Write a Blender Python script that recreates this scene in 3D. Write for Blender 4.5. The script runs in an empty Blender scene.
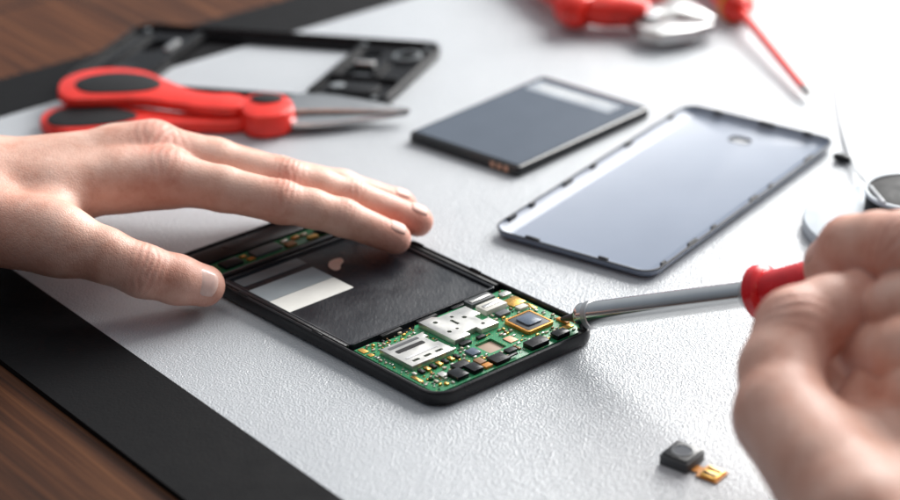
import bpy, bmesh, math, random
import numpy as np
from mathutils import Vector
random.seed(4)
SC = bpy.context.scene
C = SC.collection
F = 2200.0; PIT = math.radians(27); H = .375
sp, cp = math.sin(PIT), math.cos(PIT)

def P(px, py, z=0.0):
    u = px-450; v = py-250
    t = (H-z)/(F*sp+v*cp)
    return Vector((u*t, (F*cp-v*sp)*t, z))

# ------------------------------------------------------------------ materials
def ramp(nt, fac, stops):
    r = nt.nodes.new('ShaderNodeValToRGB')
    el = r.color_ramp.elements
    while len(el) < len(stops): el.new(.5)
    for e, (p, c) in zip(el, stops):
        e.position = p; e.color = (*c, 1)
    nt.links.new(fac, r.inputs[0]); return r.outputs[0]

def mat(name, col, rough=.5, metal=0., spec=.5, var=.12, vscale=120, bump=0., bscale=400, coat=0., rvar=.08, sss=0.):
    m = bpy.data.materials.new(name); m.use_nodes = True
    nt = m.node_tree; b = nt.nodes['Principled BSDF']
    tc = nt.nodes.new('ShaderNodeTexCoord')
    n = nt.nodes.new('ShaderNodeTexNoise'); n.inputs['Scale'].default_value = vscale; n.inputs['Detail'].default_value = 5
    nt.links.new(tc.outputs['Object'], n.inputs['Vector'])
    lo = tuple(c*(1-var) for c in col); hi = tuple(min(1, c*(1+var)) for c in col)
    nt.links.new(ramp(nt, n.outputs['Fac'], [(.3, lo), (.7, hi)]), b.inputs['Base Color'])
    mr = nt.nodes.new('ShaderNodeMapRange')
    mr.inputs['From Min'].default_value = .3; mr.inputs['From Max'].default_value = .7
    mr.inputs['To Min'].default_value = max(.03, rough-rvar); mr.inputs['To Max'].default_value = min(1, rough+rvar)
    nt.links.new(n.outputs['Fac'], mr.inputs['Value']); nt.links.new(mr.outputs[0], b.inputs['Roughness'])
    b.inputs['Metallic'].default_value = metal
    b.inputs['Specular IOR Level'].default_value = spec
    if coat: b.inputs['Coat Weight'].default_value = coat; b.inputs['Coat Roughness'].default_value = .12
    if sss:
        b.inputs['Subsurface Weight'].default_value = sss; b.inputs['Subsurface Scale'].default_value = .003
    if bump:
        n2 = nt.nodes.new('ShaderNodeTexNoise'); n2.inputs['Scale'].default_value = bscale; n2.inputs['Detail'].default_value = 4
        nt.links.new(tc.outputs['Object'], n2.inputs['Vector'])
        bp = nt.nodes.new('ShaderNodeBump'); bp.inputs['Strength'].default_value = bump; bp.inputs['Distance'].default_value = .0004
        nt.links.new(n2.outputs['Fac'], bp.inputs['Height']); nt.links.new(bp.outputs[0], b.inputs['Normal'])
    return m

M = {}
M['black'] = mat('black_plastic', (.006, .006, .008), .34, spec=.4, bump=.1, bscale=900)
M['frameblack'] = mat('frame_black', (.005, .005, .006), .3, spec=.16, rvar=.04)
M['blackmatte'] = mat('black_matte', (.008, .008, .009), .6, spec=.25, bump=.3, bscale=700)
M['border'] = mat('mat_border_black', (.006, .006, .007), .7, spec=.12, bump=.3, bscale=900)
M['blackgloss'] = mat('black_gloss', (.008, .009, .011), .2, rvar=.03)
M['red'] = mat('red_plastic', (.78, .026, .014), .36, sss=.1, bump=.08, bscale=500)
M['redtool'] = mat('red_handle_plastic', (.72, .012, .018), .25, coat=.2)
M['orangeplastic'] = mat('orange_plastic', (.75, .27, .02), .4)
M['steel'] = mat('steel', (.58, .58, .58), .24, 1., bump=0, rvar=.02, var=.04)
M['steelmid'] = mat('worn_steel', (.46, .46, .46), .32, 1., bump=.05, rvar=.06, var=.15)
M['steeldark'] = mat('dark_steel', (.22, .22, .23), .3, 1., bump=0, rvar=.02, var=.05)
M['chrome'] = mat('polished_steel', (.76, .76, .75), .16, 1., bump=0, rvar=.01, var=.03)
M['steelrough'] = mat('brushed_steel', (.6, .6, .6), .36, 1., bump=.1, bscale=500)
M['tin'] = mat('tin_plate', (.66, .65, .62), .34, .9, bump=.08, bscale=500)
M['tip'] = mat('burnt_tip', (.10, .095, .095), .4, .9, bump=.2, bscale=900)
M['gold'] = mat('gold_contact', (.72, .42, .12), .32, 1.)
M['golddark'] = mat('gold_frame', (.56, .26, .055), .42, .7)
M['copper'] = mat('copper_pad', (.66, .38, .26), .45, .5)
M['peach'] = mat('peach_tab', (.86, .55, .44), .5)
M['beige'] = mat('beige_film', (.45, .32, .24), .5)
M['battery'] = mat('battery_wrap', (.07, .088, .118), .24, var=.03, rvar=.01, spec=.65)
M['batlabel'] = mat('battery_label', (.32, .35, .39), .35, rvar=.02)
M['cover'] = mat('cover_lacquer', (.185, .22, .29), .34, var=.03, vscale=30, rvar=.01, spec=.5)
M['coverrim'] = mat('cover_edge', (.02, .022, .028), .4, spec=.35)
M['white'] = mat('white_label', (.78, .77, .72), .55, var=.04)
M['grey'] = mat('grey_label', (.34, .38, .40), .5, var=.06)
M['darkgrey'] = mat('dark_grey_label', (.07, .075, .08), .5)
M['midgrey'] = mat('mid_grey_label', (.15, .165, .175), .5)
M['ivory'] = mat('ivory_plastic', (.64, .62, .56), .45)
M['brownchip'] = mat('brown_ceramic', (.28, .14, .06), .5)
M['orange'] = mat('orange_chip', (.62, .24, .03), .45)
M['ceramic'] = mat('ceramic_cap', (.45, .38, .29), .5)
M['lens'] = mat('lens_glass', (.015, .022, .04), .32, spec=.3)
M['chipblue'] = mat('chip_top', (.10, .13, .18), .25)
M['wirewhite'] = mat('pale_wire', (.6, .62, .64), .35)
M['flangewhite'] = mat('pale_plastic', (.50, .55, .60), .45)
M['nail'] = mat('nail', (.74, .44, .36), .46, var=.05, vscale=300, sss=.1, spec=.4)
M['thumbnail'] = mat('lightened_thumb_nail', (.82, .55, .47), .28, var=.04, vscale=300, sss=.1, coat=.2)  # paler copy of nail; its colour makes up for the thumb's shaded side

def mat_pcb(name, k):
    m = bpy.data.materials.new(name); m.use_nodes = True
    nt = m.node_tree; b = nt.nodes['Principled BSDF']
    tc = nt.nodes.new('ShaderNodeTexCoord')
    mp = nt.nodes.new('ShaderNodeMapping'); mp.inputs['Rotation'].default_value = (0, 0, math.radians(-44))
    nt.links.new(tc.outputs['Object'], mp.inputs[0])
    br = nt.nodes.new('ShaderNodeTexBrick'); br.inputs['Scale'].default_value = 420
    br.inputs['Color1'].default_value = (.010*k, .12*k, .05*k, 1); br.inputs['Color2'].default_value = (.018*k, .19*k, .075*k, 1)
    br.inputs['Mortar'].default_value = (.03*k, .30*k, .12*k, 1); br.inputs['Mortar Size'].default_value = .06
    nt.links.new(mp.outputs[0], br.inputs['Vector'])
    v = nt.nodes.new('ShaderNodeTexVoronoi'); v.inputs['Scale'].default_value = 900
    nt.links.new(tc.outputs['Object'], v.inputs['Vector'])
    c = ramp(nt, v.outputs['Distance'], [(.12, (.75*k, .6*k, .22*k)), (.18, (0, 0, 0))])
    mx = nt.nodes.new('ShaderNodeMix'); mx.data_type = 'RGBA'; mx.blend_type = 'LIGHTEN'; mx.inputs[0].default_value = .8
    nt.links.new(br.outputs['Color'], mx.inputs[6]); nt.links.new(c, mx.inputs[7])
    nt.links.new(mx.outputs[2], b.inputs['Base Color'])
    b.inputs['Roughness'].default_value = .32
    return m
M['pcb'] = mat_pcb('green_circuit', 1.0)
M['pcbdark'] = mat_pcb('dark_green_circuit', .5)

def mat_bay():
    m = mat('bay_foil', (.011, .013, .018), .36, bump=0, spec=.55)
    nt = m.node_tree; b = nt.nodes['Principled BSDF']
    tc = nt.nodes.new('ShaderNodeTexCoord')
    mp = nt.nodes.new('ShaderNodeMapping'); mp.inputs['Rotation'].default_value = (0, 0, math.radians(-43)); mp.inputs['Scale'].default_value = (1, .35, 1)
    nt.links.new(tc.outputs['Object'], mp.inputs[0])
    v = nt.nodes.new('ShaderNodeTexNoise'); v.inputs['Scale'].default_value = 900; v.inputs['Detail'].default_value = 3
    nt.links.new(mp.outputs[0], v.inputs['Vector'])
    bp = nt.nodes.new('ShaderNodeBump'); bp.inputs['Strength'].default_value = .35; bp.inputs['Distance'].default_value = .0003
    nt.links.new(v.outputs['Fac'], bp.inputs['Height']); nt.links.new(bp.outputs[0], b.inputs['Normal'])
    return m
M['bay'] = mat_bay()

def mat_mat():
    m = bpy.data.materials.new('grey_mat_vinyl'); m.use_nodes = True
    nt = m.node_tree; b = nt.nodes['Principled BSDF']
    tc = nt.nodes.new('ShaderNodeTexCoord')
    n = nt.nodes.new('ShaderNodeTexNoise'); n.inputs['Scale'].default_value = 14; n.inputs['Detail'].default_value = 4
    nt.links.new(tc.outputs['Object'], n.inputs['Vector'])
    nt.links.new(ramp(nt, n.outputs['Fac'], [(.3, (.46, .48, .505)), (.7, (.50, .52, .545))]), b.inputs['Base Color'])
    a = nt.nodes.new('ShaderNodeTexNoise'); a.inputs['Scale'].default_value = 1550; a.inputs['Detail'].default_value = 2; a.inputs['Distortion'].default_value = .2
    nt.links.new(tc.outputs['Object'], a.inputs['Vector'])
    v = nt.nodes.new('ShaderNodeTexVoronoi'); v.inputs['Scale'].default_value = 1450
    nt.links.new(tc.outputs['Object'], v.inputs['Vector'])
    ad = nt.nodes.new('ShaderNodeMath'); ad.operation = 'ADD'
    nt.links.new(a.outputs['Fac'], ad.inputs[0]); nt.links.new(v.outputs['Distance'], ad.inputs[1])
    bp = nt.nodes.new('ShaderNodeBump'); bp.inputs['Strength'].default_value = .8; bp.inputs['Distance'].default_value = .00025
    nt.links.new(ad.outputs[0], bp.inputs['Height']); nt.links.new(bp.outputs[0], b.inputs['Normal'])
    b.inputs['Roughness'].default_value = .13
    b.inputs['Specular IOR Level'].default_value = .65
    return m
M['mat'] = mat_mat()

def mat_wood():
    m = bpy.data.materials.new('dark_wood'); m.use_nodes = True
    nt = m.node_tree; b = nt.nodes['Principled BSDF']
    tc = nt.nodes.new('ShaderNodeTexCoord')
    rot = nt.nodes.new('ShaderNodeMapping'); rot.inputs['Rotation'].default_value = (0, 0, math.radians(50))
    nt.links.new(tc.outputs['Object'], rot.inputs[0])
    st = nt.nodes.new('ShaderNodeMapping'); st.inputs['Scale'].default_value = (7, 230, 1)
    nt.links.new(rot.outputs[0], st.inputs[0])
    n = nt.nodes.new('ShaderNodeTexNoise'); n.inputs['Scale'].default_value = 1; n.inputs['Detail'].default_value = 8; n.inputs['Roughness'].default_value = .65; n.inputs['Distortion'].default_value = .4
    nt.links.new(st.outputs[0], n.inputs['Vector'])
    c1 = ramp(nt, n.outputs['Fac'], [(.3, (.018, .0055, .0022)), (.5, (.075, .025, .009)), (.72, (.17, .066, .025))])
    br = nt.nodes.new('ShaderNodeTexBrick'); br.inputs['Scale'].default_value = 1
    br.inputs['Brick Width'].default_value = .9; br.inputs['Row Height'].default_value = .085; br.inputs['Mortar Size'].default_value = .0012
    br.inputs['Color1'].default_value = (.8, .8, .8, 1); br.inputs['Color2'].default_value = (1.15, 1.1, 1.05, 1); br.inputs['Mortar'].default_value = (.12, .1, .1, 1)
    nt.links.new(rot.outputs[0], br.inputs['Vector'])
    mx = nt.nodes.new('ShaderNodeMix'); mx.data_type = 'RGBA'; mx.blend_type = 'MULTIPLY'; mx.inputs[0].default_value = 1
    nt.links.new(c1, mx.inputs[6]); nt.links.new(br.outputs['Color'], mx.inputs[7]); nt.links.new(mx.outputs[2], b.inputs['Base Color'])
    bp = nt.nodes.new('ShaderNodeBump'); bp.inputs['Strength'].default_value = .25; bp.inputs['Distance'].default_value = .0005
    nt.links.new(n.outputs['Fac'], bp.inputs['Height']); nt.links.new(bp.outputs[0], b.inputs['Normal'])
    b.inputs['Roughness'].default_value = .5; b.inputs['Specular IOR Level'].default_value = .2
    return m
M['wood'] = mat_wood()

def mat_skin():
    m = bpy.data.materials.new('skin'); m.use_nodes = True
    nt = m.node_tree; b = nt.nodes['Principled BSDF']
    tc = nt.nodes.new('ShaderNodeTexCoord')
    n = nt.nodes.new('ShaderNodeTexNoise'); n.inputs['Scale'].default_value = 60; n.inputs['Detail'].default_value = 9; n.inputs['Roughness'].default_value = .66
    nt.links.new(tc.outputs['Object'], n.inputs['Vector'])
    base = ramp(nt, n.outputs['Fac'], [(.3, (.61, .285, .20)), (.5, (.755, .445, .345)), (.7, (.83, .55, .45))])
    at = nt.nodes.new('ShaderNodeAttribute'); at.attribute_name = 'redness'
    mx = nt.nodes.new('ShaderNodeMix'); mx.data_type = 'RGBA'
    nt.links.new(at.outputs['Fac'], mx.inputs[0]); nt.links.new(base, mx.inputs[6]); mx.inputs[7].default_value = (.67, .22, .16, 1)
    nt.links.new(mx.outputs[2], b.inputs['Base Color'])
    b.inputs['Subsurface Weight'].default_value = .08
    b.inputs['Subsurface Radius'].default_value = (1, .35, .2)
    b.inputs['Subsurface Scale'].default_value = .0025
    b.inputs['Roughness'].default_value = .46
    b.inputs['Specular IOR Level'].default_value = .38
    v = nt.nodes.new('ShaderNodeTexVoronoi'); v.inputs['Scale'].default_value = 800; v.feature = 'DISTANCE_TO_EDGE'
    nt.links.new(tc.outputs['Object'], v.inputs['Vector'])
    mn = nt.nodes.new('ShaderNodeMath'); mn.operation = 'MINIMUM'; mn.inputs[1].default_value = .18
    nt.links.new(v.outputs['Distance'], mn.inputs[0])
    n2 = nt.nodes.new('ShaderNodeTexNoise'); n2.inputs['Scale'].default_value = 300; n2.inputs['Detail'].default_value = 6
    nt.links.new(tc.outputs['Object'], n2.inputs['Vector'])
    ad = nt.nodes.new('ShaderNodeMath'); ad.operation = 'MULTIPLY_ADD'; ad.inputs[1].default_value = 1.2
    nt.links.new(mn.outputs[0], ad.inputs[0]); nt.links.new(n2.outputs['Fac'], ad.inputs[2])
    bp = nt.nodes.new('ShaderNodeBump'); bp.inputs['Strength'].default_value = .42; bp.inputs['Distance'].default_value = .00045
    nt.links.new(ad.outputs[0], bp.inputs['Height']); nt.links.new(bp.outputs[0], b.inputs['Normal'])
    return m
M['skin'] = mat_skin()

# ------------------------------------------------------------------ builders
class Fr:
    def __init__(s, A, B, D):
        s.O = Vector((A.x, A.y, 0)); u = Vector((B.x-A.x, B.y-A.y, 0)); v = Vector((D.x-A.x, D.y-A.y, 0))
        s.lu = u.length*1000; s.lv = v.length*1000; s.eu = u.normalized(); s.ev = v.normalized()
    def pt(s, u, v, z): return s.O+s.eu*(u*.001)+s.ev*(v*.001)+Vector((0, 0, z*.001))
WF = Fr(Vector((0, 0, 0)), Vector((1, 0, 0)), Vector((0, 1, 0)))
def pxp(lst, z): return [((P(x, y, z*.001).x)*1000, (P(x, y, z*.001).y)*1000) for x, y in lst]

def rrect(u0, u1, v0, v1, r, n=6):
    out = []
    for cx, cy, a0 in ((u1-r, v1-r, 0), (u0+r, v1-r, 90), (u0+r, v0+r, 180), (u1-r, v0+r, 270)):
        for i in range(n+1):
            a = math.radians(a0+90*i/n); out.append((cx+r*math.cos(a), cy+r*math.sin(a)))
    return out
def circ(u, v, r, n=24, rv=None):
    return [(u+r*math.cos(2*math.pi*i/n), v+(rv or r)*math.sin(2*math.pi*i/n)) for i in range(n)]
def offs(poly, d):
    n = len(poly); area = sum(poly[i][0]*poly[(i+1) % n][1]-poly[(i+1) % n][0]*poly[i][1] for i in range(n))
    s = 1 if area > 0 else -1; out = []
    for i in range(n):
        p0, p1, p2 = Vector(poly[i-1]), Vector(poly[i]), Vector(poly[(i+1) % n])
        a = (p1-p0); b = (p2-p1)
        if a.length < 1e-9: a = b
        if b.length < 1e-9: b = a
        a.normalize(); b.normalize()
        na = Vector((-a.y, a.x))*s; nb = Vector((-b.y, b.x))*s
        m = na+nb
        if m.length < 1e-6: m = na
        m.normalize(); k = max(.5, m.dot(na)); out.append(tuple(p1+m*(d/k)))
    return out
def smoothpoly(poly, it=2):
    for _ in range(it):
        q = []; n = len(poly)
        for i in range(n):
            a = poly[i]; b = poly[(i+1) % n]
            q += [(a[0]*.75+b[0]*.25, a[1]*.75+b[1]*.25), (a[0]*.25+b[0]*.75, a[1]*.25+b[1]*.75)]
        poly = q
    return poly

class MB:
    def __init__(s): s.bm = bmesh.new()
    def loft(s, loops, cap0=True, cap1=True, holes=None):
        L = [[s.bm.verts.new(p) for p in lp] for lp in loops]; n = len(L[0])
        for a, b in zip(L[:-1], L[1:]):
            for i in range(n):
                s.bm.faces.new((a[i], a[(i+1) % n], b[(i+1) % n], b[i]))
        if not holes:
            if cap0: s.bm.faces.new(L[0])
            if cap1: s.bm.faces.new(L[-1])
        else:       # holes: list of (bottom loop, top loop)
            HB = []; HT = []
            for hb, ht in holes:
                a = [s.bm.verts.new(p) for p in hb]; b = [s.bm.verts.new(p) for p in ht]; k = len(a)
                for i in range(k): s.bm.faces.new((a[i], a[(i+1) % k], b[(i+1) % k], b[i]))
                HB.append(a); HT.append(b)
            for rim, hs in ((L[0], HB), (L[-1], HT)):
                ed = []
                for lp in [rim]+hs:
                    for i in range(len(lp)):
                        e = s.bm.edges.get((lp[i], lp[(i+1) % len(lp)]))
                        ed.append(e)
                bmesh.ops.triangle_fill(s.bm, use_beauty=True, use_dissolve=False, edges=ed)
        return s
    def plate(s, fr, poly, z0, z1, b=0., holes=None):
        if b > 0: prof = [(b*.5, z0), (0, z0+b*.5), (0, z1-b), (b*.29, z1-b*.29), (b, z1)]
        else: prof = [(0, z0), (0, z1)]
        loops = [[fr.pt(u, v, z) for u, v in (offs(poly, i) if i else poly)] for i, z in prof]
        hl = [([fr.pt(u, v, z0) for u, v in h], [fr.pt(u, v, z1) for u, v in h]) for h in holes] if holes else None
        return s.loft(loops, holes=hl)
    def box(s, fr, cu, cv, w, l, z0, z1, b=.12, r=0):
        poly = rrect(cu-w/2, cu+w/2, cv-l/2, cv+l/2, r or min(w, l)*.06, 2)
        return s.plate(fr, poly, z0, z1, b)
    def rr(s, fr, u0, u1, v0, v1, r, prof, holes=None, n=8):
        loops = [[fr.pt(u, v, z) for u, v in rrect(u0+i, u1-i, v0+i, v1-i, max(r-i, .4), n)] for i, z in prof]
        hl = [([fr.pt(u, v, prof[0][1]) for u, v in h], [fr.pt(u, v, prof[-1][1]) for u, v in h]) for h in holes] if holes else None
        return s.loft(loops, holes=hl)
    def tube(s, pts, rad, n=20, flat=None, up=None):
        pts = [Vector(p) for p in pts]; loops = []
        prev = up
        for i, p in enumerate(pts):
            t = (pts[min(i+1, len(pts)-1)]-pts[max(i-1, 0)]).normalized()
            x = prev if prev is not None else (Vector((0, 0, 1)) if abs(t.z) < .9 else Vector((1, 0, 0)))
            x = (x-t*x.dot(t)).normalized(); y = t.cross(x); prev = x
            r = rad[i] if isinstance(rad, (list, tuple)) else rad
            fx, fy = flat if flat else (1, 1)
            loops.append([p+(x*math.cos(a)*fx+y*math.sin(a)*fy)*r for a in [2*math.pi*k/n for k in range(n)]])
        return s.loft(loops)
    def build(s, name, m, parent=None, label=None, ang=35, loc=None):
        bm = s.bm; bmesh.ops.recalc_face_normals(bm, faces=bm.faces)
        r = parent
        while r is not None and r.parent: r = r.parent
        o0 = r.location.copy() if r is not None else (loc or Vector((0, 0, 0)))
        for v in bm.verts: v.co -= o0
        me = bpy.data.meshes.new(name); bm.to_mesh(me); bm.free()
        for f in me.polygons: f.use_smooth = True
        me.set_sharp_from_angle(angle=math.radians(ang))
        me.materials.append(m)
        o = bpy.data.objects.new(name, me); C.objects.link(o)
        if parent is not None: o.parent = parent
        else: o.location = o0
        if label: o['label'] = label
        return o

def thing(name, label, cat, loc, group=None):
    o = bpy.data.objects.new(name, None); C.objects.link(o); o.location = loc; o.empty_display_size = .01
    o['label'] = label; o['category'] = cat
    if group: o['group'] = group
    return o
def catm(pts, n=8):
    out = []
    for i in range(len(pts)-1):
        p0, p1, p2, p3 = pts[max(i-1, 0)], pts[i], pts[i+1], pts[min(i+2, len(pts)-1)]
        for k in range(n):
            s = k/n; out.append(.5*((2*p1)+(p2-p0)*s+(2*p0-5*p1+4*p2-p3)*s*s+(3*p1-p0-3*p2+p3)*s**3))
    out.append(pts[-1]); return out

# ------------------------------------------------------------------ table and mat
d1 = Vector((.643, -.766, 0)); d2 = Vector((.766, .643, 0))
Oc = Vector((-.243, .817, 0))
matfr = Fr(Oc, Oc+d1, Oc+d2)
o = MB().plate(matfr, rrect(-420, 800, -420, 900, 5, 3), -32, -2.2, .8).build('table', M['wood'])
o['kind'] = 'structure'; o['label'] = 'dark brown wooden table under the grey work mat'; o['category'] = 'table'
t = thing('desk_mat', 'large pale grey textured work mat with a wide black border', 'mat', matfr.pt(0, 0, -2.1))
MB().plate(matfr, rrect(.05, 590, .05, 660, .5, 1), -2.05, 0).build('mat_surface', M['mat'], t)
MB().plate(matfr, rrect(-37, 627, -37, 697, 6, 4), -2.1, .25, 0, holes=[rrect(0, 590, 0, 660, .5, 1)]).build('border', M['border'], t)

# ------------------------------------------------------------------ opened phone
A = P(437, 413); B_ = A+(P(228, 302)-A).normalized()*.141; D_ = P(600, 341)
ph = Fr(A, B_, D_); LU, LV = ph.lu, ph.lv
t = thing('smartphone', 'opened black phone with exposed green circuit board, held under the hand', 'phone', ph.pt(LU/2, LV/2, 0))
MB().rr(ph, 0, LU, 0, LV, 8, [(1.6, .05), (.4, .8), (0, 2), (0, 4.6), (.3, 5.4), (.8, 5.7), (1.4, 5.6), (1.7, 5.0), (1.7, 3.0)]).build('casing', M['black'], t)
bay = MB().rr(ph, 46.5, 115, 4.0, LV-4.0, 1.5, [(0, 3.02), (0, 5.0), (.25, 5.2), (.8, 5.1), (1.1, 4.8), (1.1, 4.1)]).build('battery_bay', M['bay'], t)
MB().box(ph, 80, 2.9, 66, 1.6, 3.02, 5.4, .2).build('rail', M['black'], t)
MB().box(ph, 80, LV-2.9, 66, 1.6, 3.02, 5.4, .2).build('rail', M['blackmatte'], t)
MB().plate(ph, rrect(80.5, 91.5, 5.4, 34.5, .4, 1), 4.12, 4.26).build('sticker', M['white'], t, 'white half of the bay sticker')
MB().plate(ph, rrect(91.7, 103, 5.4, 34.5, .4, 1), 4.12, 4.26).build('sticker', M['grey'], t, 'grey half of the bay sticker')
MB().plate(ph, rrect(106.5, 112.5, 6.5, 35, .4, 1), 4.12, 4.26).build('sticker', M['midgrey'], t, 'dark grey strip sticker')
MB().plate(ph, smoothpoly([(95, 38), (99.5, 38.5), (102.5, 42), (102, 46.5), (99, 46), (97.5, 42.5), (95, 41)], 2), 4.12, 4.5).build('contact_tab', M['peach'], t)
MB().box(ph, 117.2, LV/2, 2.6, LV-9, 3.02, 5.5, .4).build('cross_bar', M['black'], t)
for k in range(3):
    MB().box(ph, 44.6, 20+k*16, 1.6, 9, 3.02, 5.6-.3*k, .2).build('divider', M['blackmatte'], t)

def board_poly():
    return [(3.5, 6), (6, 3.2), (44, 3.2), (44, 12), (42, 14), (42, 28), (44, 30), (44, LV-3.2), (8, LV-3.2), (3.5, LV-7)]
pcb = MB().plate(ph, board_poly(), 3.05, 4.6, .1, holes=[circ(12, 8, 1.4, 14), circ(40.5, LV-6, 1.3, 14), rrect(12.2, 20.0, 34.8, 42.4, .6, 3)]).build('circuit_board', M['pcb'], t)
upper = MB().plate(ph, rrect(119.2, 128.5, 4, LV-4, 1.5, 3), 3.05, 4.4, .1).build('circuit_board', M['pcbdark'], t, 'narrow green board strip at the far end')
MB().plate(ph, rrect(128.8, LU-2.6, 4, LV-4, 3, 3), 3.05, 5.3, .4).build('antenna_cover', M['black'], t)
occ = []
def comp(name, m, u, v, w, l, z0=4.62, z1=5.6, b=.12, parent=None, r=0, lab=None):
    occ.append((u-w/2-.2, u+w/2+.2, v-l/2-.2, v+l/2+.2))
    return MB().box(ph, u, v, w, l, z0, z1, b, r).build(name, m, parent or pcb, lab)
hold = [(20, 7.5), (36, 7.5), (36, 26), (33, 26), (33, 24.5), (28, 24.5), (28, 26), (20, 26)]
occ.append((19, 37, 6.5, 27))
MB().plate(ph, hold, 4.62, 6.6, .25, holes=[rrect(22, 23.2, 10, 13, .3, 2), rrect(22, 23.2, 15, 18, .3, 2), rrect(22, 23.2, 20, 23, .3, 2)]).build('card_holder', M['tin'], pcb)
MB().plate(ph, rrect(29.5, 31.5, 10, 22, .5, 2), 6.62, 6.7).build('card_slot', M['blackmatte'], pcb)
MB().plate(ph, rrect(24.8, 25.8, 9.5, 23.5, .3, 2), 6.62, 6.7).build('card_slot', M['steelrough'], pcb)
MB().plate(ph, rrect(33.2, 34.6, 9.5, 22.5, .3, 2), 6.62, 6.68).build('card_slot', M['darkgrey'], pcb)
for k in range(7): comp('terminal', M['gold'] if k % 2 else M['blackmatte'], 17.4, 9+k*2.6, 2.6, 1.5, 4.62, 5.6)
sh = [(24, 30), (42, 30), (42, 36), (40.5, 37.5), (40.5, 50), (33, 50), (33, 47), (29, 47), (29, 50), (24, 50), (24, 42), (26.5, 42), (26.5, 37), (24, 37)]
occ.append((23, 43, 29, 51))
MB().plate(ph, sh, 4.62, 6.7, .22, holes=[circ(38, 34, .9, 12), circ(30, 33, .8, 12), circ(30, 36.5, .6, 10), circ(37.5, 41, .7, 10), circ(34.5, 44, .9, 12), circ(27, 45.5, .7, 10), rrect(32, 36, 38.5, 39.7, .4, 2)]).build('shield_plate', M['tin'], pcb)
comp('connector', M['darkgrey'], 42, 58, 4.2, 11, 4.62, 6.4)
comp('connector', M['tin'], 41.8, 58, 1.4, 9, 6.42, 6.7)
comp('connector', M['ivory'], 35.5, 57.5, 5.5, 10, 4.62, 6.7, .3)
comp('connector', M['steelrough'], 35.6, 57.5, 1.6, 7.6, 6.72, 6.95)
comp('foil_pad', M['gold'], 34, 66.8, 5.5, 6.2, 4.62, 5.3)
occ.append((12, 26, 52, 66))
MB().plate(ph, rrect(12.8, 25.0, 53, 65.2, 1.1, 4), 4.62, 6.0, .15, holes=[rrect(13.6, 24.2, 53.8, 64.4, .7, 3)]).build('camera_frame', M['golddark'], pcb)
MB().box(ph, 18.9, 59.1, 10.2, 10.2, 4.62, 6.0, .2).build('camera_chip', M['darkgrey'], pcb)
MB().box(ph, 18.9, 59.1, 6.6, 6.6, 6.02, 6.7, .3, 1).build('camera_chip', M['chipblue'], pcb)
occ.append((11, 21, 33.6, 43.6))
MB().box(ph, 16.1, 38.6, 7.6, 7.4, 3.02, 3.7, .1).build('recess_film', M['beige'], pcb)
comp('copper_pad', M['copper'], 14.8, 46.5, 4, 3.5, 4.62, 4.95)
for (m, u, v, w, l, z) in [('blackgloss', 7.5, 16, 5.5, 5, 6.2), ('blackgloss', 7, 22.5, 5, 4.2, 6.4), ('black', 11.8, 21, 3.4, 6, 5.9), ('black', 6.5, 33, 5, 6, 6.2),
                           ('brownchip', 9.5, 27.5, 3.6, 3, 5.8), ('orange', 6, 27.5, 2.4, 3.2, 5.6), ('black', 6.2, 50, 4.6, 8, 6.4), ('blackgloss', 5.5, 60.5, 3.6, 6, 6.5),
                           ('black', 22.3, 33, 1.9, 4.4, 5.7), ('black', 22.2, 40, 1.6, 3.4, 5.6), ('darkgrey', 30, 57.5, 3, 5, 5.7), ('ivory', 29, 65.5, 2.6, 4, 5.7),
                           ('black', 8.6, 40.5, 2.6, 4, 5.7), ('chipblue', 16, 30.5, 4, 4, 5.6), ('tin', 40, 68, 2.6, 4, 5.7), ('tin', 11, 12.5, 3, 2.6, 5.6)]:
    comp('chip', M[m], u, v, w, l, 4.62, z)
comp('gold_pad', M['gold'], 41.5, 5, 3.4, 2.2, 4.62, 4.9); comp('gold_pad', M['gold'], 37.5, 4.9, 2.0, 1.8, 4.62, 4.9)
comp('gold_pad', M['gold'], 8.5, 66.5, 2.2, 5, 4.62, 5.1); comp('gold_pad', M['orange'], 12.5, 68.8, 5, 1.6, 4.62, 5.4)
comp('gold_pad', M['gold'], 28, 69, 5, 1.6, 4.62, 5.0); comp('gold_pad', M['gold'], 15, 5, 5, 1.4, 4.62, 4.9)
def scatter(name, num, sizes, mats, zr):
    n = 0; tries = 0
    while n < num and tries < 8000:
        tries += 1
        u = random.uniform(5, 43.4); v = random.uniform(4.2, LV-4.2)
        w, l = random.choice(sizes)
        bx = (u-w/2-.1, u+w/2+.1, v-l/2-.1, v+l/2+.1)
        if any(bx[0] < q[1] and bx[1] > q[0] and bx[2] < q[3] and bx[3] > q[2] for q in occ): continue
        comp(name, M[random.choice(mats)], u, v, w, l, 4.62, 4.62+random.uniform(*zr), .08); n += 1
scatter('capacitor', 80, [(1.2, .7), (.7, 1.2), (1.4, .7), (.7, 1.4), (.6, 1.0), (1.7, 1.0)], ['ceramic', 'ceramic', 'tin', 'brownchip', 'black', 'gold', 'ivory'], (.4, .8))
scatter('resistor', 98, [(.4, .8), (.8, .4), (.5, .5), (.45, 1.0)], ['ceramic', 'tin', 'black', 'gold', 'ivory', 'brownchip'], (.25, .45))
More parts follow.
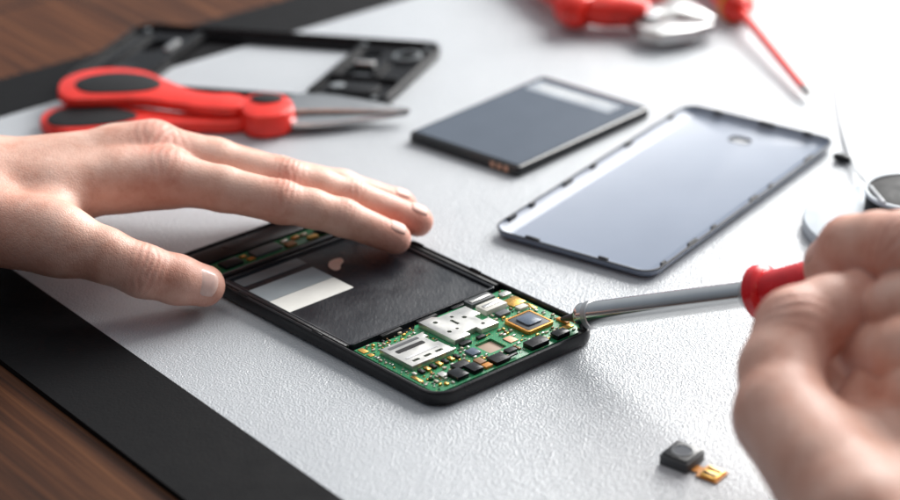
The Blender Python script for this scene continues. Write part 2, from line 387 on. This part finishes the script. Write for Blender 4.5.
for (m, u, v, w, l, z) in [('black', 123.5, 14, 5, 8, 5.6), ('darkgrey', 124, 30, 5, 12, 5.6), ('gold', 122, 22, 2, 3, 5), ('gold', 125.5, 21, 1.6, 2.4, 5), ('brownchip', 122, 40, 3, 4, 5.4),
                           ('gold', 121.5, 50, 2.5, 4, 5.2), ('black', 123.6, 58, 5, 8, 5.6), ('orange', 125.5, 45, 1.6, 3, 5.2), ('ceramic', 125.4, 49, 1.5, 2.5, 5.2), ('tin', 125.6, 40, 1.4, 3, 5.2), ('gold', 122, 66, 2.4, 4, 5)]:
    comp('chip', M[m], u, v, w, l, 4.42, z, parent=upper)
for (u, v) in [(5.0, LV/2), (60, .9), (100, .9), (60, LV-.9), (90, LV-.9), (118, LV-.9)]:
    MB().box(ph, u, v, 5 if u > 10 else 1.2, .7 if u > 10 else 6, 5.5, 6.1, .15).build('clip', M['black'], t)

# ------------------------------------------------------------------ back cover
A = P(490, 228, .004); B_ = P(652, 274, .004); D_ = P(688, 103, .004)
fr = Fr(A, D_, B_); U, V = fr.lu, fr.lv
t = thing('back_cover', 'loose blue grey phone back cover lying open side up, right of the battery', 'phone cover', fr.pt(U/2, V/2, 0))
cam_hole = rrect(U-19.5, U-13.5, V/2-5.5, V/2+3.5, 2.6, 5)
MB().rr(fr, 0, U, 0, V, 7, [(6, .1), (2.6, .25), (.9, 1.2), (.2, 2.6), (0, 3.6), (.2, 3.9), (.6, 3.85), (.9, 3.5), (2.0, 2.2), (4, 1.2), (6.4, .8)], holes=[cam_hole]).build('shell', M['cover'], t)
outer = rrect(-.1, U+.1, -.1, V+.1, 7.1, 8); inner = rrect(.6, U-.6, .6, V-.6, 6.4, 8)
MB().plate(fr, outer, 3.6, 4.05, 0, holes=[inner]).build('rim', M['coverrim'], t)
MB().plate(fr, rrect(U-19.9, U-13.1, V/2-5.9, V/2+3.9, 2.9, 5), .82, 1.0, 0, holes=[cam_hole]).build('camera_ring', M['coverrim'], t)
for u, v, w in [(13, 1.2, 5), (27, 1.2, 3), (52, 1.2, 6), (71, 1.2, 3.5), (98, 1.2, 5), (U-16, 1.2, 3), (10, V-1.2, 3), (31, V-1.2, 6), (47, V-1.2, 3), (78, V-1.2, 5), (92, V-1.2, 2.5), (U-24, V-1.2, 6)]:
    MB().box(fr, u, v, w, 1.0, 2.6, 4.6, .2).build('clip', M['coverrim'], t)
for u, v, w in [(1.2, 18, 6), (1.2, V-21, 4), (U-1.2, 15, 4), (U-1.2, V/2+3, 7), (U-1.2, V-13, 4)]:
    MB().box(fr, u, v, 1.0, w, 2.6, 4.6, .2).build('clip', M['coverrim'], t)

# ------------------------------------------------------------------ battery
A = P(408, 132, .0045); B_ = P(518, 168, .0045); D_ = P(543, 75, .0045)
fr = Fr(A, D_, B_); U, V = fr.lu, fr.lv
t = thing('battery', 'flat dark phone battery with glossy top, left of the loose cover', 'battery', fr.pt(U/2, V/2, 0))
MB().plate(fr, rrect(0, U, 0, V, 2.2, 5), .05, 4.4, .9).build('body', M['blackgloss'], t)
MB().plate(fr, rrect(2.6, U-3, 1.6, V-1.6, .8, 3), 4.42, 4.55).build('wrapper', M['battery'], t)
MB().plate(fr, rrect(U-17, U-7, 4, V-9, .6, 3), 4.57, 4.64).build('label_strip', M['batlabel'], t)
MB().plate(fr, rrect(U-10.4, U-9.6, 8, V-13, .2, 2), 4.66, 4.7).build('print_line', M['white'], t)
MB().plate(fr, rrect(U-13.2, U-12.6, 8, V-22, .2, 2), 4.66, 4.7).build('print_line', M['white'], t)
for k in range(3): MB().plate(Fr(fr.pt(0, 0, 0), fr.pt(1, 0, 0), fr.pt(0, 1, 0)), rrect(-.12, 1.2, V-14+k*3.4, V-11.8+k*3.4, .1, 1), 1.2, 3.6).build('terminal', M['copper'], t)

# ------------------------------------------------------------------ middle frame
A = P(60, 78, .0055); B_ = P(382, 101, .0055); D_ = P(141, 22, .0055)
fr = Fr(A, B_, D_); U, V = fr.lu, fr.lv
t = thing('phone_frame', 'empty black phone middle frame with large opening, behind the scissors', 'phone frame', fr.pt(U/2, V/2, 0))
holes = [rrect(34, 106, 5, V-6, 2, 4), rrect(112, 125, V-43, V-30, 5, 6), circ(U-11, V-17, 4.5, 20), rrect(14, 22, V-30, V-14, 3.5, 5), rrect(112, 120, V-20, V-10, 3, 5)]
MB().rr(fr, 0, U, 0, V, 8, [(1, .05), (.2, .6), (0, 1.5), (0, 5), (.4, 5.5), (1.2, 5.5), (1.5, 5), (1.6, 3.2)], holes=holes).build('frame', M['frameblack'], t)
for pl, z in ((rrect(109, U-4, 26, 28, .8, 2), 5.3), (rrect(107, 109.5, 8, V-8, .8, 2), 5.0), (rrect(30, 33, 6, V-6, .8, 2), 5.2), (rrect(8, 11, 10, V-10, .8, 2), 4.8), (rrect(126.5, 128, 31, V-24, .6, 2), 5.0)):
    MB().plate(fr, pl, 3.22, z, .4).build('rib', M['frameblack'], t)
MB().plate(fr, circ(U-11, V-17, 6.2, 24), 3.22, 5.0, .3, holes=[circ(U-11, V-17, 4.9, 24)]).build('camera_ring', M['midgrey'], t)
MB().plate(fr, rrect(113, U-8, 9, 22, 4, 5), 3.22, 4.7, .6).build('module_block', M['frameblack'], t)
MB().plate(fr, circ(118, 15, 3.2, 20), 4.72, 5.4, .4).build('module_block', M['midgrey'], t)
MB().plate(fr, rrect(113, 122, V-28.6, V-26, .6, 3), 3.22, 4.6, .3).build('speaker_mesh', M['steelrough'], t)
MB().plate(fr, rrect(13, 24, 10, 24, 3, 5), 3.22, 4.6, .5).build('module_block', M['frameblack'], t)
MB().plate(fr, rrect(24.5, 27, V-28, V-16, .6, 3), 3.22, 4.6, .3).build('bracket', M['steelrough'], t)
for u, v in ((6, 6), (6, V-6), (U-6, 6), (U-6, V-6), (108, 5), (108, V-5)):
    MB().plate(fr, circ(u, v, 1.4, 14), 3.22, 4.6, .3).build('screw_post', M['midgrey'], t)

# ------------------------------------------------------------------ scissors
t = thing('scissors', 'red handled scissors with black finger grips and tapered steel jaws', 'scissors', P(200, 110))
def pp(l, z, it=2): return smoothpoly(pxp(l, z), it)
up_out = [(56, 91), (60, 79), (80, 71), (110, 67), (146, 70), (168, 81), (200, 93), (240, 93), (252, 102), (238, 110), (200, 108), (165, 102), (130, 98), (90, 100), (64, 100)]
h1 = MB().plate(WF, pp(up_out, 10), 6.2, 10.8, 2.1).build('handle', M['red'], t)
MB().plate(WF, pp([(72, 85), (84, 77), (115, 72), (148, 75), (165, 84), (151, 91), (115, 93), (84, 93)], 10.9), 10.5, 11.4, .4).build('grip_pad', M['blackmatte'], h1)
lo_out = [(36, 119), (46, 107), (75, 101), (110, 101), (150, 107), (200, 112), (245, 107), (264, 114), (240, 122), (195, 122), (150, 122), (110, 129), (58, 130)]
h2 = MB().plate(WF, pp(lo_out, 6), .3, 5.8, 2.0).build('handle', M['red'], t)
MB().plate(WF, pp([(44, 119), (57, 109), (88, 106), (122, 108), (142, 115), (122, 122), (84, 126), (54, 126)], 6.2), 5.5, 6.4, .35).build('grip_pad', M['blackmatte'], h2)
hub = MB().plate(WF, pp([(238, 98), (258, 91), (282, 92), (296, 102), (290, 114), (262, 118), (242, 115)], 10.5), .4, 11.0, 2.5).build('hub', M['red'], t)
MB().plate(WF, pp([(248, 98.5), (259, 94), (276, 94), (285, 98.5), (276, 103), (257, 103)], 11.2), 10.8, 11.8, .4).build('pivot_cap', M['blackmatte'], hub)
MB().plate(WF, pp([(283, 97), (300, 93.5), (330, 93.5), (355, 98), (386, 103.5), (412, 108.5), (404, 110), (360, 109.4), (320, 109), (283, 110)], 7, 1), 5.4, 7.2, .5).build('blade', M['steel'], t)
MB().plate(WF, pp([(284, 111), (320, 110.2), (360, 110.4), (404, 111), (410, 111.8), (376, 116.5), (338, 121.5), (300, 124.5), (284, 122)], 5, 1), 3.0, 5.2, .7).build('blade', M['steel'], t)

# ------------------------------------------------------------------ pliers, top
t = thing('pliers', 'red handled pliers with tapered steel jaws at the top edge', 'pliers', P(610, 10))
hp = [P(648, 12, .010), P(622, 10, .010), P(592, 8, .010), P(560, -8, .010), P(520, -40, .010), P(470, -78, .010)]
MB().tube(catm(hp, 4), [.0072+.0025*math.sin(min(1, i/8)*2.2) for i in range(21)], 24, (.8, 1)).build('handle', M['red'], t)
MB().tube([P(590, 12, .0105), P(583, 10, .0105), P(575, 7, .0105), P(567, 3, .0105)], [.0085, .0120, .0120, .0085], 24, (.75, 1)).build('grip_guard', M['red'], t)
hq = [P(660, -2, .010), P(636, -12, .010), P(606, -40, .010), P(572, -85, .010), P(545, -120, .010)]
MB().tube(hq, [.006, .009, .008, .008, .007], 24, (.8, 1)).build('handle', M['red'], t)
MB().plate(WF, pp([(632, 14), (638, 1), (656, -6), (686, -3), (716, 17), (708, 17.5), (676, 11), (654, 12)], 9.5, 0), 4, 9.5, .9).build('jaw', M['steelmid'], t)
MB().plate(WF, pp([(631, 18), (650, 18), (674, 17), (706, 20.5), (715, 22), (692, 29), (662, 33), (640, 29)], 9.5, 0), 3.6, 9.2, .9).build('jaw', M['steelmid'], t)
MB().plate(WF, circ(*pxp([(648, 15)], 10)[0], 5, 24), 9.3, 11, .5).build('pivot', M['steeldark'], t)
MB().plate(WF, pp([(656, 13), (676, 12), (704, 18), (704, 19.5), (674, 16), (656, 16.5)], 6, 0), 2, 6, .3).build('jaw_gap', M['steeldark'], t)
# ------------------------------------------------------------------ screwdriver, top right
t = thing('screwdriver', 'thin red insulated screwdriver with dark tip at the top right', 'screwdriver', P(770, 50))
a = P(803, 87, .004); b = P(738, 8, .008)
MB().tube([b, b.lerp(a, .5), a], [.0022, .0020, .0018], 16).build('shaft', M['red'], t)
dd = (a-b).normalized()
MB().tube([a-dd*.001, a+dd*.006, a+dd*.0075], [.0016, .0014, .0005], 12).build('tip', M['tip'], t)
MB().tube([b+dd*.004, b, b-dd*.008, b-dd*.02, b-dd*.06, b-dd*.085, b-dd*.09], [.004, .0075, .0085, .007, .0085, .0075, .003], 24).build('handle', M['red'], t)
MB().tube([b-dd*.001, b-dd*.004], [.0084, .0088], 24).build('collar', M['orangeplastic'], t)

# ------------------------------------------------------------------ spool and wire
cc = pxp([(888, 220)], 5)[0]
t = thing('wire_spool', 'pale round wire spool with black core beside the right hand', 'spool', WF.pt(cc[0], cc[1], 0))
MB().plate(WF, circ(cc[0], cc[1], 32, 64), .05, 5, 1).build('flange', M['flangewhite'], t)
c2 = pxp([(905, 211)], 5)[0]
MB().plate(WF, circ(c2[0], c2[1], 15.6, 48), 5, 13.4, .6).build('core', M['blackmatte'], t)
MB().plate(WF, circ(c2[0], c2[1], 16.2, 48), 12.4, 13.9, .2, holes=[circ(c2[0], c2[1], 15.0, 48)]).build('core_rim', M['flangewhite'], t)
t = thing('wire', 'thin pale wire with small black plug by the cover corner', 'wire', P(848, 150))
MB().tube(catm([P(834, 62, .001), P(838, 95, .001), P(843, 130, .001), P(854, 165, .003), P(868, 184, .012), P(884, 203, .0148)]), .0008, 10).build('strand', M['wirewhite'], t)
MB().tube([P(834, 156, .002), P(842, 158, .002), P(852, 161, .002)], [.0014, .0022, .0012], 14).build('plug', M['black'], t)

# ------------------------------------------------------------------ camera module
A = P(659, 464); B_ = P(690, 476)
e = (B_-A).normalized(); g = Vector((-e.y, e.x, 0))
fr = Fr(A, A+e, A+g)
t = thing('camera_module', 'tiny black phone camera module with golden flex connector on the mat', 'camera module', fr.pt(5, 5, 0))
MB().box(fr, 5, 5.5, 10.5, 11, .05, 3.4, .3, .8).build('housing', M['darkgrey'], t)
MB().box(fr, 5, 5.5, 9.4, 9.8, 3.35, 4.0, .2, .8).build('lens_plate', M['black'], t)
MB().plate(fr, circ(5, 5.5, 3.6, 28), 3.95, 4.25, .15, holes=[circ(5, 5.5, 3.0, 28)]).build('lens_barrel', M['midgrey'], t)
MB().plate(fr, circ(5, 5.5, 2.95, 24), 4.01, 4.1, 0).build('lens', M['lens'], t)
MB().plate(fr, [(10.4, 2.4), (13, 2.4), (13, 0.6), (20.5, .6), (20.5, 8.2), (13, 8.2), (13, 6), (10.4, 6)], .25, .6, 0).build('flex', M['orange'], t)
MB().box(fr, 16.8, 4.4, 5.6, 6.2, .62, 1.3, .15).build('connector', M['gold'], t)
for v in (3, 5.8): MB().box(fr, 16.8, v, 4.6, 1, 1.32, 1.6, .1).build('pin_row', M['black'], t)

# ------------------------------------------------------------------ soldering iron
Tp = P(561, 319, .0058); Q = P(780, 290, .045)
dv = (Q-Tp).normalized()
t = thing('soldering_iron', 'soldering iron with steel shaft and red handle touching the circuit board', 'soldering iron', Tp)
def ax(s): return Tp+dv*(s*.001)
MB().tube([ax(0), ax(2), ax(6), ax(11)], [.0005, .0010, .0016, .0018], 20).build('tip', M['tip'], t)
MB().tube([ax(8.4), ax(8.5), ax(8.9), ax(9.8), ax(11.2), ax(30), ax(55), ax(82), ax(86)], [.0018, .0032, .0041, .0046, .0047, .0046, .0045, .0043, .0043], 64).build('shaft', M['chrome'], t, ang=60)
MB().tube([ax(12.6), ax(12.9), ax(15), ax(15.3)], [.0046, .0050, .0050, .0046], 40).build('collar', M['steelrough'], t)
MB().tube([ax(79.8), ax(80.1), ax(82.6), ax(82.9)], [.0042, .0049, .0049, .0042], 32).build('ferrule', M['steelrough'], t)
MB().tube([ax(83.6), ax(83.8), ax(84.6), ax(88), ax(88.8), ax(89.4), ax(94), ax(104), ax(125), ax(170), ax(200), ax(206)], [.0046, .0082, .0090, .0090, .0084, .0070, .0070, .0081, .0086, .0085, .0075, .003], 32).build('handle', M['redtool'], t)

# ------------------------------------------------------------------ hands (signed distance field -> surface nets)
def smin(a, b, k):
    h = np.clip(.5+.5*(b-a)/k, 0, 1)
    return b*(1-h)+a*h-k*h*(1-h)
class Vol:
    def __init__(s, lo, hi, h):
        s.lo = np.array(lo, float); s.h = h
        s.ax = [np.arange(lo[i], hi[i]+h, h) for i in range(3)]; s.shape = tuple(len(a) for a in s.ax)
    def new(s): return np.full(s.shape, 40., np.float32)
    def add(s, f, a, b, ra, rb, k, pad=14):
        a = np.array(a, float); b = np.array(b, float); R = max(ra, rb)+pad
        sl = []
        for i in range(3):
            i0 = max(0, int((min(a[i], b[i])-R-s.lo[i])/s.h)); i1 = min(s.shape[i], int((max(a[i], b[i])+R-s.lo[i])/s.h)+2)
            if i1 <= i0: return
            sl.append(slice(i0, i1))
        x = (s.ax[0][sl[0]][:, None, None]-a[0]).astype(np.float32); y = (s.ax[1][sl[1]][None, :, None]-a[1]).astype(np.float32); z = (s.ax[2][sl[2]][None, None, :]-a[2]).astype(np.float32)
        ba = b-a; L = float(ba.dot(ba)) or 1e-6
        tt = np.clip((x*ba[0]+y*ba[1]+z*ba[2])/L, 0, 1)
        d = np.sqrt((x-tt*ba[0])**2+(y-tt*ba[1])**2+(z-tt*ba[2])**2)-(ra+(rb-ra)*tt)
        f[tuple(sl)] = smin(f[tuple(sl)], d, k)
def nets(f, lo, h):
    ins = f < 0
    cnt = np.zeros(tuple(n-1 for n in f.shape), np.int8)
    for dx in (0, 1):
        for dy in (0, 1):
            for dz in (0, 1):
                cnt += ins[dx:f.shape[0]-1+dx, dy:f.shape[1]-1+dy, dz:f.shape[2]-1+dz]
    act = (cnt > 0) & (cnt < 8)
    I = np.argwhere(act); idx = -np.ones(act.shape, np.int64); idx[act] = np.arange(len(I))
    acc = np.zeros((len(I), 3)); num = np.zeros(len(I))
    cor = [(0, 0, 0), (1, 0, 0), (0, 1, 0), (1, 1, 0), (0, 0, 1), (1, 0, 1), (0, 1, 1), (1, 1, 1)]
    val = [f[I[:, 0]+c[0], I[:, 1]+c[1], I[:, 2]+c[2]] for c in cor]
    for i in range(8):
        for j in range(i+1, 8):
            if sum(abs(cor[i][q]-cor[j][q]) for q in range(3)) != 1: continue
            m = (val[i] < 0) != (val[j] < 0)
            tt = val[i][m]/(val[i][m]-val[j][m])
            acc[m] += np.array(cor[i])+np.outer(tt, np.array(cor[j])-np.array(cor[i])); num[m] += 1
    V = (I+acc/num[:, None])*h+np.array(lo)
    Q = []
    for axx in range(3):
        o1, o2 = [(1, 2), (2, 0), (0, 1)][axx]
        sa = [slice(None)]*3; sb = [slice(None)]*3; sa[axx] = slice(0, -1); sb[axx] = slice(1, None)
        ch = ins[tuple(sa)] != ins[tuple(sb)]
        E = np.argwhere(ch)
        E = E[(E[:, o1] > 0) & (E[:, o2] > 0) & (E[:, o1] < act.shape[o1]) & (E[:, o2] < act.shape[o2])]
        e1 = np.zeros(3, int); e1[o1] = 1; e2 = np.zeros(3, int); e2[o2] = 1
        q = np.stack([idx[tuple((E-e1-e2).T)], idx[tuple((E-e2).T)], idx[tuple(E.T)], idx[tuple((E-e1).T)]], 1)
        st = ins[tuple(E.T)]
        q[~st] = q[~st][:, ::-1]
        Q.append(q)
    return V, np.concatenate(Q)
def make_hand(name, label, lo, hi, h, palm, fingers, wr, red, loc, kp=8, kj=5, kf=1.0):
    vol = Vol(lo, hi, h)
    fp = vol.new()
    for (a, b, ra, rb) in palm: vol.add(fp, a, b, ra, rb, kp, 18)
    ff = vol.new()
    for ch in fingers:
        g = vol.new()
        for i in range(len(ch)-1): vol.add(g, ch[i][0], ch[i+1][0], ch[i][1], ch[i+1][1], 2.5)
        ff = smin(ff, g, kf)
    f = smin(fp, ff, kj)
    V, Qd = nets(f, lo, h)
    me = bpy.data.meshes.new(name)
    L = np.array(loc)
    me.from_pydata([tuple(v) for v in (V*.001-L)], [], Qd.tolist()); me.update()
    nor = np.zeros(len(V)*3); me.vertices.foreach_get('normal', nor); nor = nor.reshape(-1, 3)
    disp = np.zeros(len(V)); rd = np.zeros(len(V))
    for (p, axis, dor, r, amp, wl) in wr:
        axis = np.array(axis, float); axis /= np.linalg.norm(axis); dor = np.array(dor, float); dor /= np.linalg.norm(dor)
        q = V-np.array(p); s = q@axis; rr = np.linalg.norm(q-np.outer(s, axis), axis=1)
        side = q@np.cross(axis, dor)
        w = np.exp(-(s/(r*.6))**2)*np.clip((q@dor)/r+.1, 0, 1)*(rr < r*1.6)
        ph_ = 2*np.pi*(s+.35*np.sin(side*.55+s*.3)+.02*side*side*np.sign(s))/wl
        disp -= amp*w*(.5+.5*np.cos(ph_))**2
        rd += .34*w*(.6+.4*np.cos(ph_))
    for (p, r, a) in red:
        q = np.linalg.norm(V-np.array(p), axis=1); rd += a*np.exp(-(q/r)**2)
    V2 = V+nor*disp[:, None]
    me.vertices.foreach_set('co', (V2*.001-L).astype(np.float32).ravel()); me.update()
    at = me.attributes.new('redness', 'FLOAT', 'POINT'); at.data.foreach_set('value', np.clip(rd, 0, 1).astype(np.float32))
    for p in me.polygons: p.use_smooth = True
    me.materials.append(M['skin'])
    o = bpy.data.objects.new(name, me); C.objects.link(o); o.location = loc
    o['label'] = label; o['category'] = 'hand'
    return o
def nail(hand, c, axis, nrm, r, ln, wd, m_='nail'):
    axis = Vector(axis).normalized(); nrm = Vector(nrm); nrm = (nrm-axis*nrm.dot(axis)).normalized(); b = axis.cross(nrm); c = Vector(c)
    N = 14; bm = bmesh.new(); top = []
    for i in range(N+1):
        row = []
        for j in range(N+1):
            x = -1+2*i/N; y = -1+2*j/N
            X = x*math.sqrt(1-.32*y*y); Y = y*math.sqrt(1-.32*x*x)
            ph_ = Y*wd/2/r; e = max(abs(x), abs(y))
            rr = r+.25-.75*max(0, e-.8)/.2-.35*X*X
            row.append(bm.verts.new((c+axis*(X*ln/2)+(nrm*math.cos(ph_)+b*math.sin(ph_))*rr)*.001))
        top.append(row)
    for i in range(N):
        for j in range(N): bm.faces.new((top[i][j], top[i+1][j], top[i+1][j+1], top[i][j+1]))
    m = MB(); m.bm.free(); m.bm = bm
    return m.build('fingernail', M[m_], hand, ang=80)

# left hand (mm)
iM, iP, iD, iT = (-103, 723, 36), (-61, 716.5, 29.5), (-39, 720, 21.5), (-20, 721.5, 12)
mM, mP, mD, mT = (-110, 739, 39.5), (-60, 731, 31), (-36, 734, 22.5), (-12, 737, 11.5)
rM, rP, rD, rT = (-112, 755, 33), (-64, 745, 26), (-41, 750, 19), (-18.5, 756, 9)
pM, pP, pD, pT = (-117, 768, 26), (-84, 761, 21), (-68, 760, 13.5), (-56, 759, 8)
tC, tM, tI, tT = (-172, 700, 30), (-136, 685, 29.5), (-107, 681.5, 19.5), (-87, 687.5, 10.5)
wrst = (-192, 712, 31)
palm = [((-170, 712, 33), iM, 13, 10.2), ((-172, 722, 35), mM, 13, 10.2), ((-173, 732, 32), rM, 12.5, 10), ((-175, 740, 28), pM, 12, 9.5),
        (wrst, (-172, 722, 33), 19, 16), ((-192, 728, 30), (-172, 735, 30), 17, 14), ((-196, 700, 31), (-172, 706, 31), 17, 15),
        ((-330, 640, 48), (-196, 702, 31), 27, 18), ((-330, 664, 48), (-194, 724, 31), 27, 17),
        (tC, tM, 15, 12), ((-142, 690, 31), (-140, 712, 32), 9, 9), ((-160, 742, 18), (-128, 764, 20), 15, 11)]
fingers = [[((-118, 722, 35.5), 10), (iM, 9.9), ((-82, 719, 33.4), 8.1), (iP, 7.8), ((-50, 718, 26), 6.9), (iD, 6.8), (iT, 5.8)],
           [((-124, 737, 38), 10), (mM, 9.9), ((-85, 735, 36), 8.1), (mP, 7.9), ((-48, 732.5, 27.3), 7.0), (mD, 6.9), (mT, 5.8)],
           [((-125, 753, 33), 9.6), (rM, 9.6), ((-88, 750, 31), 7.9), (rP, 7.7), (rD, 6.8), (rT, 5.8)],
           [(pM, 9), (pP, 7.4), (pD, 6.7), (pT, 6)],
           [(tM, 11.6), ((-121, 682.5, 25.5), 9.5), (tI, 9.2), ((-96, 684, 14.8), 8.6), (tT, 7.5)]]
wr = [(iP, (.95, .05, -.3), (.2, -.2, .95), 9, .36, 2.2), (iD, (.9, .05, -.42), (.3, -.1, .9), 8, .28, 2.0), (mP, (.95, 0, -.3), (.2, -.1, .95), 9, .36, 2.2), (mD, (.9, .1, -.42), (.35, 0, .9), 8, .28, 2.0),
      (rP, (.95, 0, -.3), (.2, 0, .95), 8.5, .3, 2.4), (tI, (.9, .1, -.37), (.2, -.75, .6), 11, .4, 2.4), (iM, (.97, 0, -.1), (0, 0, 1), 13, .2, 3.2), (mM, (.97, 0, -.1), (0, 0, 1), 13, .2, 3.2)]
red = [(iT, 14, .42), (mT, 14, .42), (rT, 14, .42), (tT, 15, .3), (iM, 15, .2), (mM, 15, .2), (rM, 14, .2), (iP, 11, .18), (mP, 11, .18), (tI, 12, .16), ((-150, 690, 40), 16, .1)]
lh = make_hand('hand', 'left hand with fingers stretched flat, pressing the opened phone down', (-300, 615, -2), (2, 795, 84), .8, palm, fingers, wr, red, Vector((-.15, .72, 0)))
nail(lh, (-90, 686.6, 12), (.87, .27, -.41), (.10, -.80, .60), 8.0, 12, 11.5, 'thumbnail')
nail(lh, (-21.5, 721.4, 12.8), (.88, .07, -.45), (.35, -.15, .92), 5.95, 8, 7.6)
nail(lh, (-13.8, 736.7, 12.5), (.88, .12, -.45), (.4, -.05, .92), 5.95, 8, 7.6)
nail(lh, (-20.5, 755.4, 10), (.86, .25, -.42), (.4, 0, .92), 5.95, 8, 7.4)

# right hand (mm)
def mm(px, py, z): return tuple(P(px, py, z*.001)*1000)
iT, iD, iP, iM = mm(832, 267, 64), mm(852, 249, 73), mm(904, 249, 81), (168, 560, 72)
tT, tI, tM, tC = mm(866, 302, 64), mm(797, 329, 61), (95, 537, 48), (110, 492, 42)
palm = [((158, 484, 46), iM, 16, 11), ((162, 480, 40), (186, 556, 50), 16, 11), ((164, 474, 32), (188, 545, 36), 15, 11), ((164, 468, 24), (184, 530, 22), 14, 11),
        (tC, tM, 17, 13.2), ((114, 502, 36), (158, 506, 40), 18, 19), ((112, 526, 40), (150, 530, 44), 14, 15), ((120, 548, 40), (168, 556, 46), 11, 14),
        (mm(836, 376, 36), mm(890, 382, 36), 13, 14), (mm(836, 345, 40), mm(900, 345, 42), 12, 12),
        ((132, 462, 38), (170, 330, 62), 24, 30), ((156, 462, 36), (196, 330, 60), 22, 30)]
fingers = [[(iM, 12), ((152, 566, 80), 11.6), (iP, 11.2), (mm(878, 246, 77.5), 10.2), (iD, 10.2), (iT, 8.8)],
           [((186, 556, 52), 11), (mm(950, 306, 73), 11.4), (mm(905, 309, 68.5), 10.8), (mm(874, 316, 58), 9.4), (mm(850, 306, 47), 8)],
           [((188, 545, 36), 10.5), (mm(955, 350, 68), 11), (mm(908, 354, 63.5), 10.4), (mm(872, 354, 54), 9.4), (mm(850, 348, 44), 8)],
           [((184, 530, 22), 9.5), (mm(955, 394, 60), 10.2), (mm(918, 396, 56), 9.8), (mm(880, 393, 48), 9), (mm(862, 386, 40), 8)],
           [((103, 512, 46), 14), (tM, 13.6), ((96, 553, 54), 12.2), (tI, 12.4), (mm(830, 314, 63), 11.4), (tT, 10.2)]]
wr = [(iP, (-.6, .75, .2), (-.2, -.2, .95), 11, .6, 2.8), (iD, (-.4, .8, -.5), (-.4, .1, .9), 9, .45, 2.4), (tI, (.3, .9, .15), (-.8, -.3, .5), 12, .6, 3.0)]
red = [(iT, 13, .4), (tT, 13, .35), (iP, 13, .28), (tI, 14, .28), (tM, 18, .18)]
rh = make_hand('hand', 'right hand in the corner gripping the red soldering iron handle', (66, 340, -2), (232, 632, 108), .9, palm, fingers, wr, red, Vector((.14, .5, 0)), kp=10, kj=4, kf=.8)
dI = Vector(iT)-Vector(iD)
nail(rh, Vector(iT)-dI.normalized()*2.5, dI, (-.55, -.1, .8), 9.2, 10, 10)

# ------------------------------------------------------------------ world, lights, camera
w = bpy.data.worlds.new('World'); SC.world = w; w.use_nodes = True
nt = w.node_tree; bg = nt.nodes['Background']
tc = nt.nodes.new('ShaderNodeTexCoord')
dt = nt.nodes.new('ShaderNodeVectorMath'); dt.operation = 'DOT_PRODUCT'; dt.inputs[1].default_value = (.42, .72, .55)
nt.links.new(tc.outputs['Generated'], dt.inputs[0])
mr = nt.nodes.new('ShaderNodeMapRange'); mr.inputs['From Min'].default_value = -.6; mr.inputs['From Max'].default_value = 1
nt.links.new(dt.outputs['Value'], mr.inputs['Value'])
nt.links.new(ramp(nt, mr.outputs[0], [(0, (.08, .085, .095)), (.5, (.28, .315, .36)), (1, (.68, .72, .76))]), bg.inputs[0])
bg.inputs[1].default_value = .85
def area(name, loc, tgt, sx, sy, pw, col):
    l = bpy.data.lights.new(name, 'AREA'); l.shape = 'RECTANGLE'; l.size = sx; l.size_y = sy; l.energy = pw; l.color = col
    o = bpy.data.objects.new(name, l); C.objects.link(o); o.location = loc
    o.rotation_euler = (Vector(tgt)-Vector(loc)).to_track_quat('-Z', 'Y').to_euler(); return o
area('window_light', (.68, 1.58, .62), (.12, .82, 0), .95, .8, 39, (1, .985, .96))
area('overhead_fill', (-.35, 1.0, 1.3), (0, .75, 0), .8, .8, 3.5, (1, .95, .90))  # added soft fill from above, not a fixture of the room

cam = bpy.data.cameras.new('camera'); co = bpy.data.objects.new('camera', cam); C.objects.link(co)
co.location = (0, 0, H); co.rotation_euler = (math.pi/2-PIT, 0, 0)
cam.sensor_fit = 'HORIZONTAL'; cam.sensor_width = 36; cam.lens = F/900*36
cam.clip_start = .01; cam.clip_end = 50
cam.dof.use_dof = True; cam.dof.focus_distance = .755; cam.dof.aperture_fstop = 6.5
SC.camera = co
SC.view_settings.view_transform = 'Standard'; SC.view_settings.look = 'None'; SC.view_settings.exposure = 0
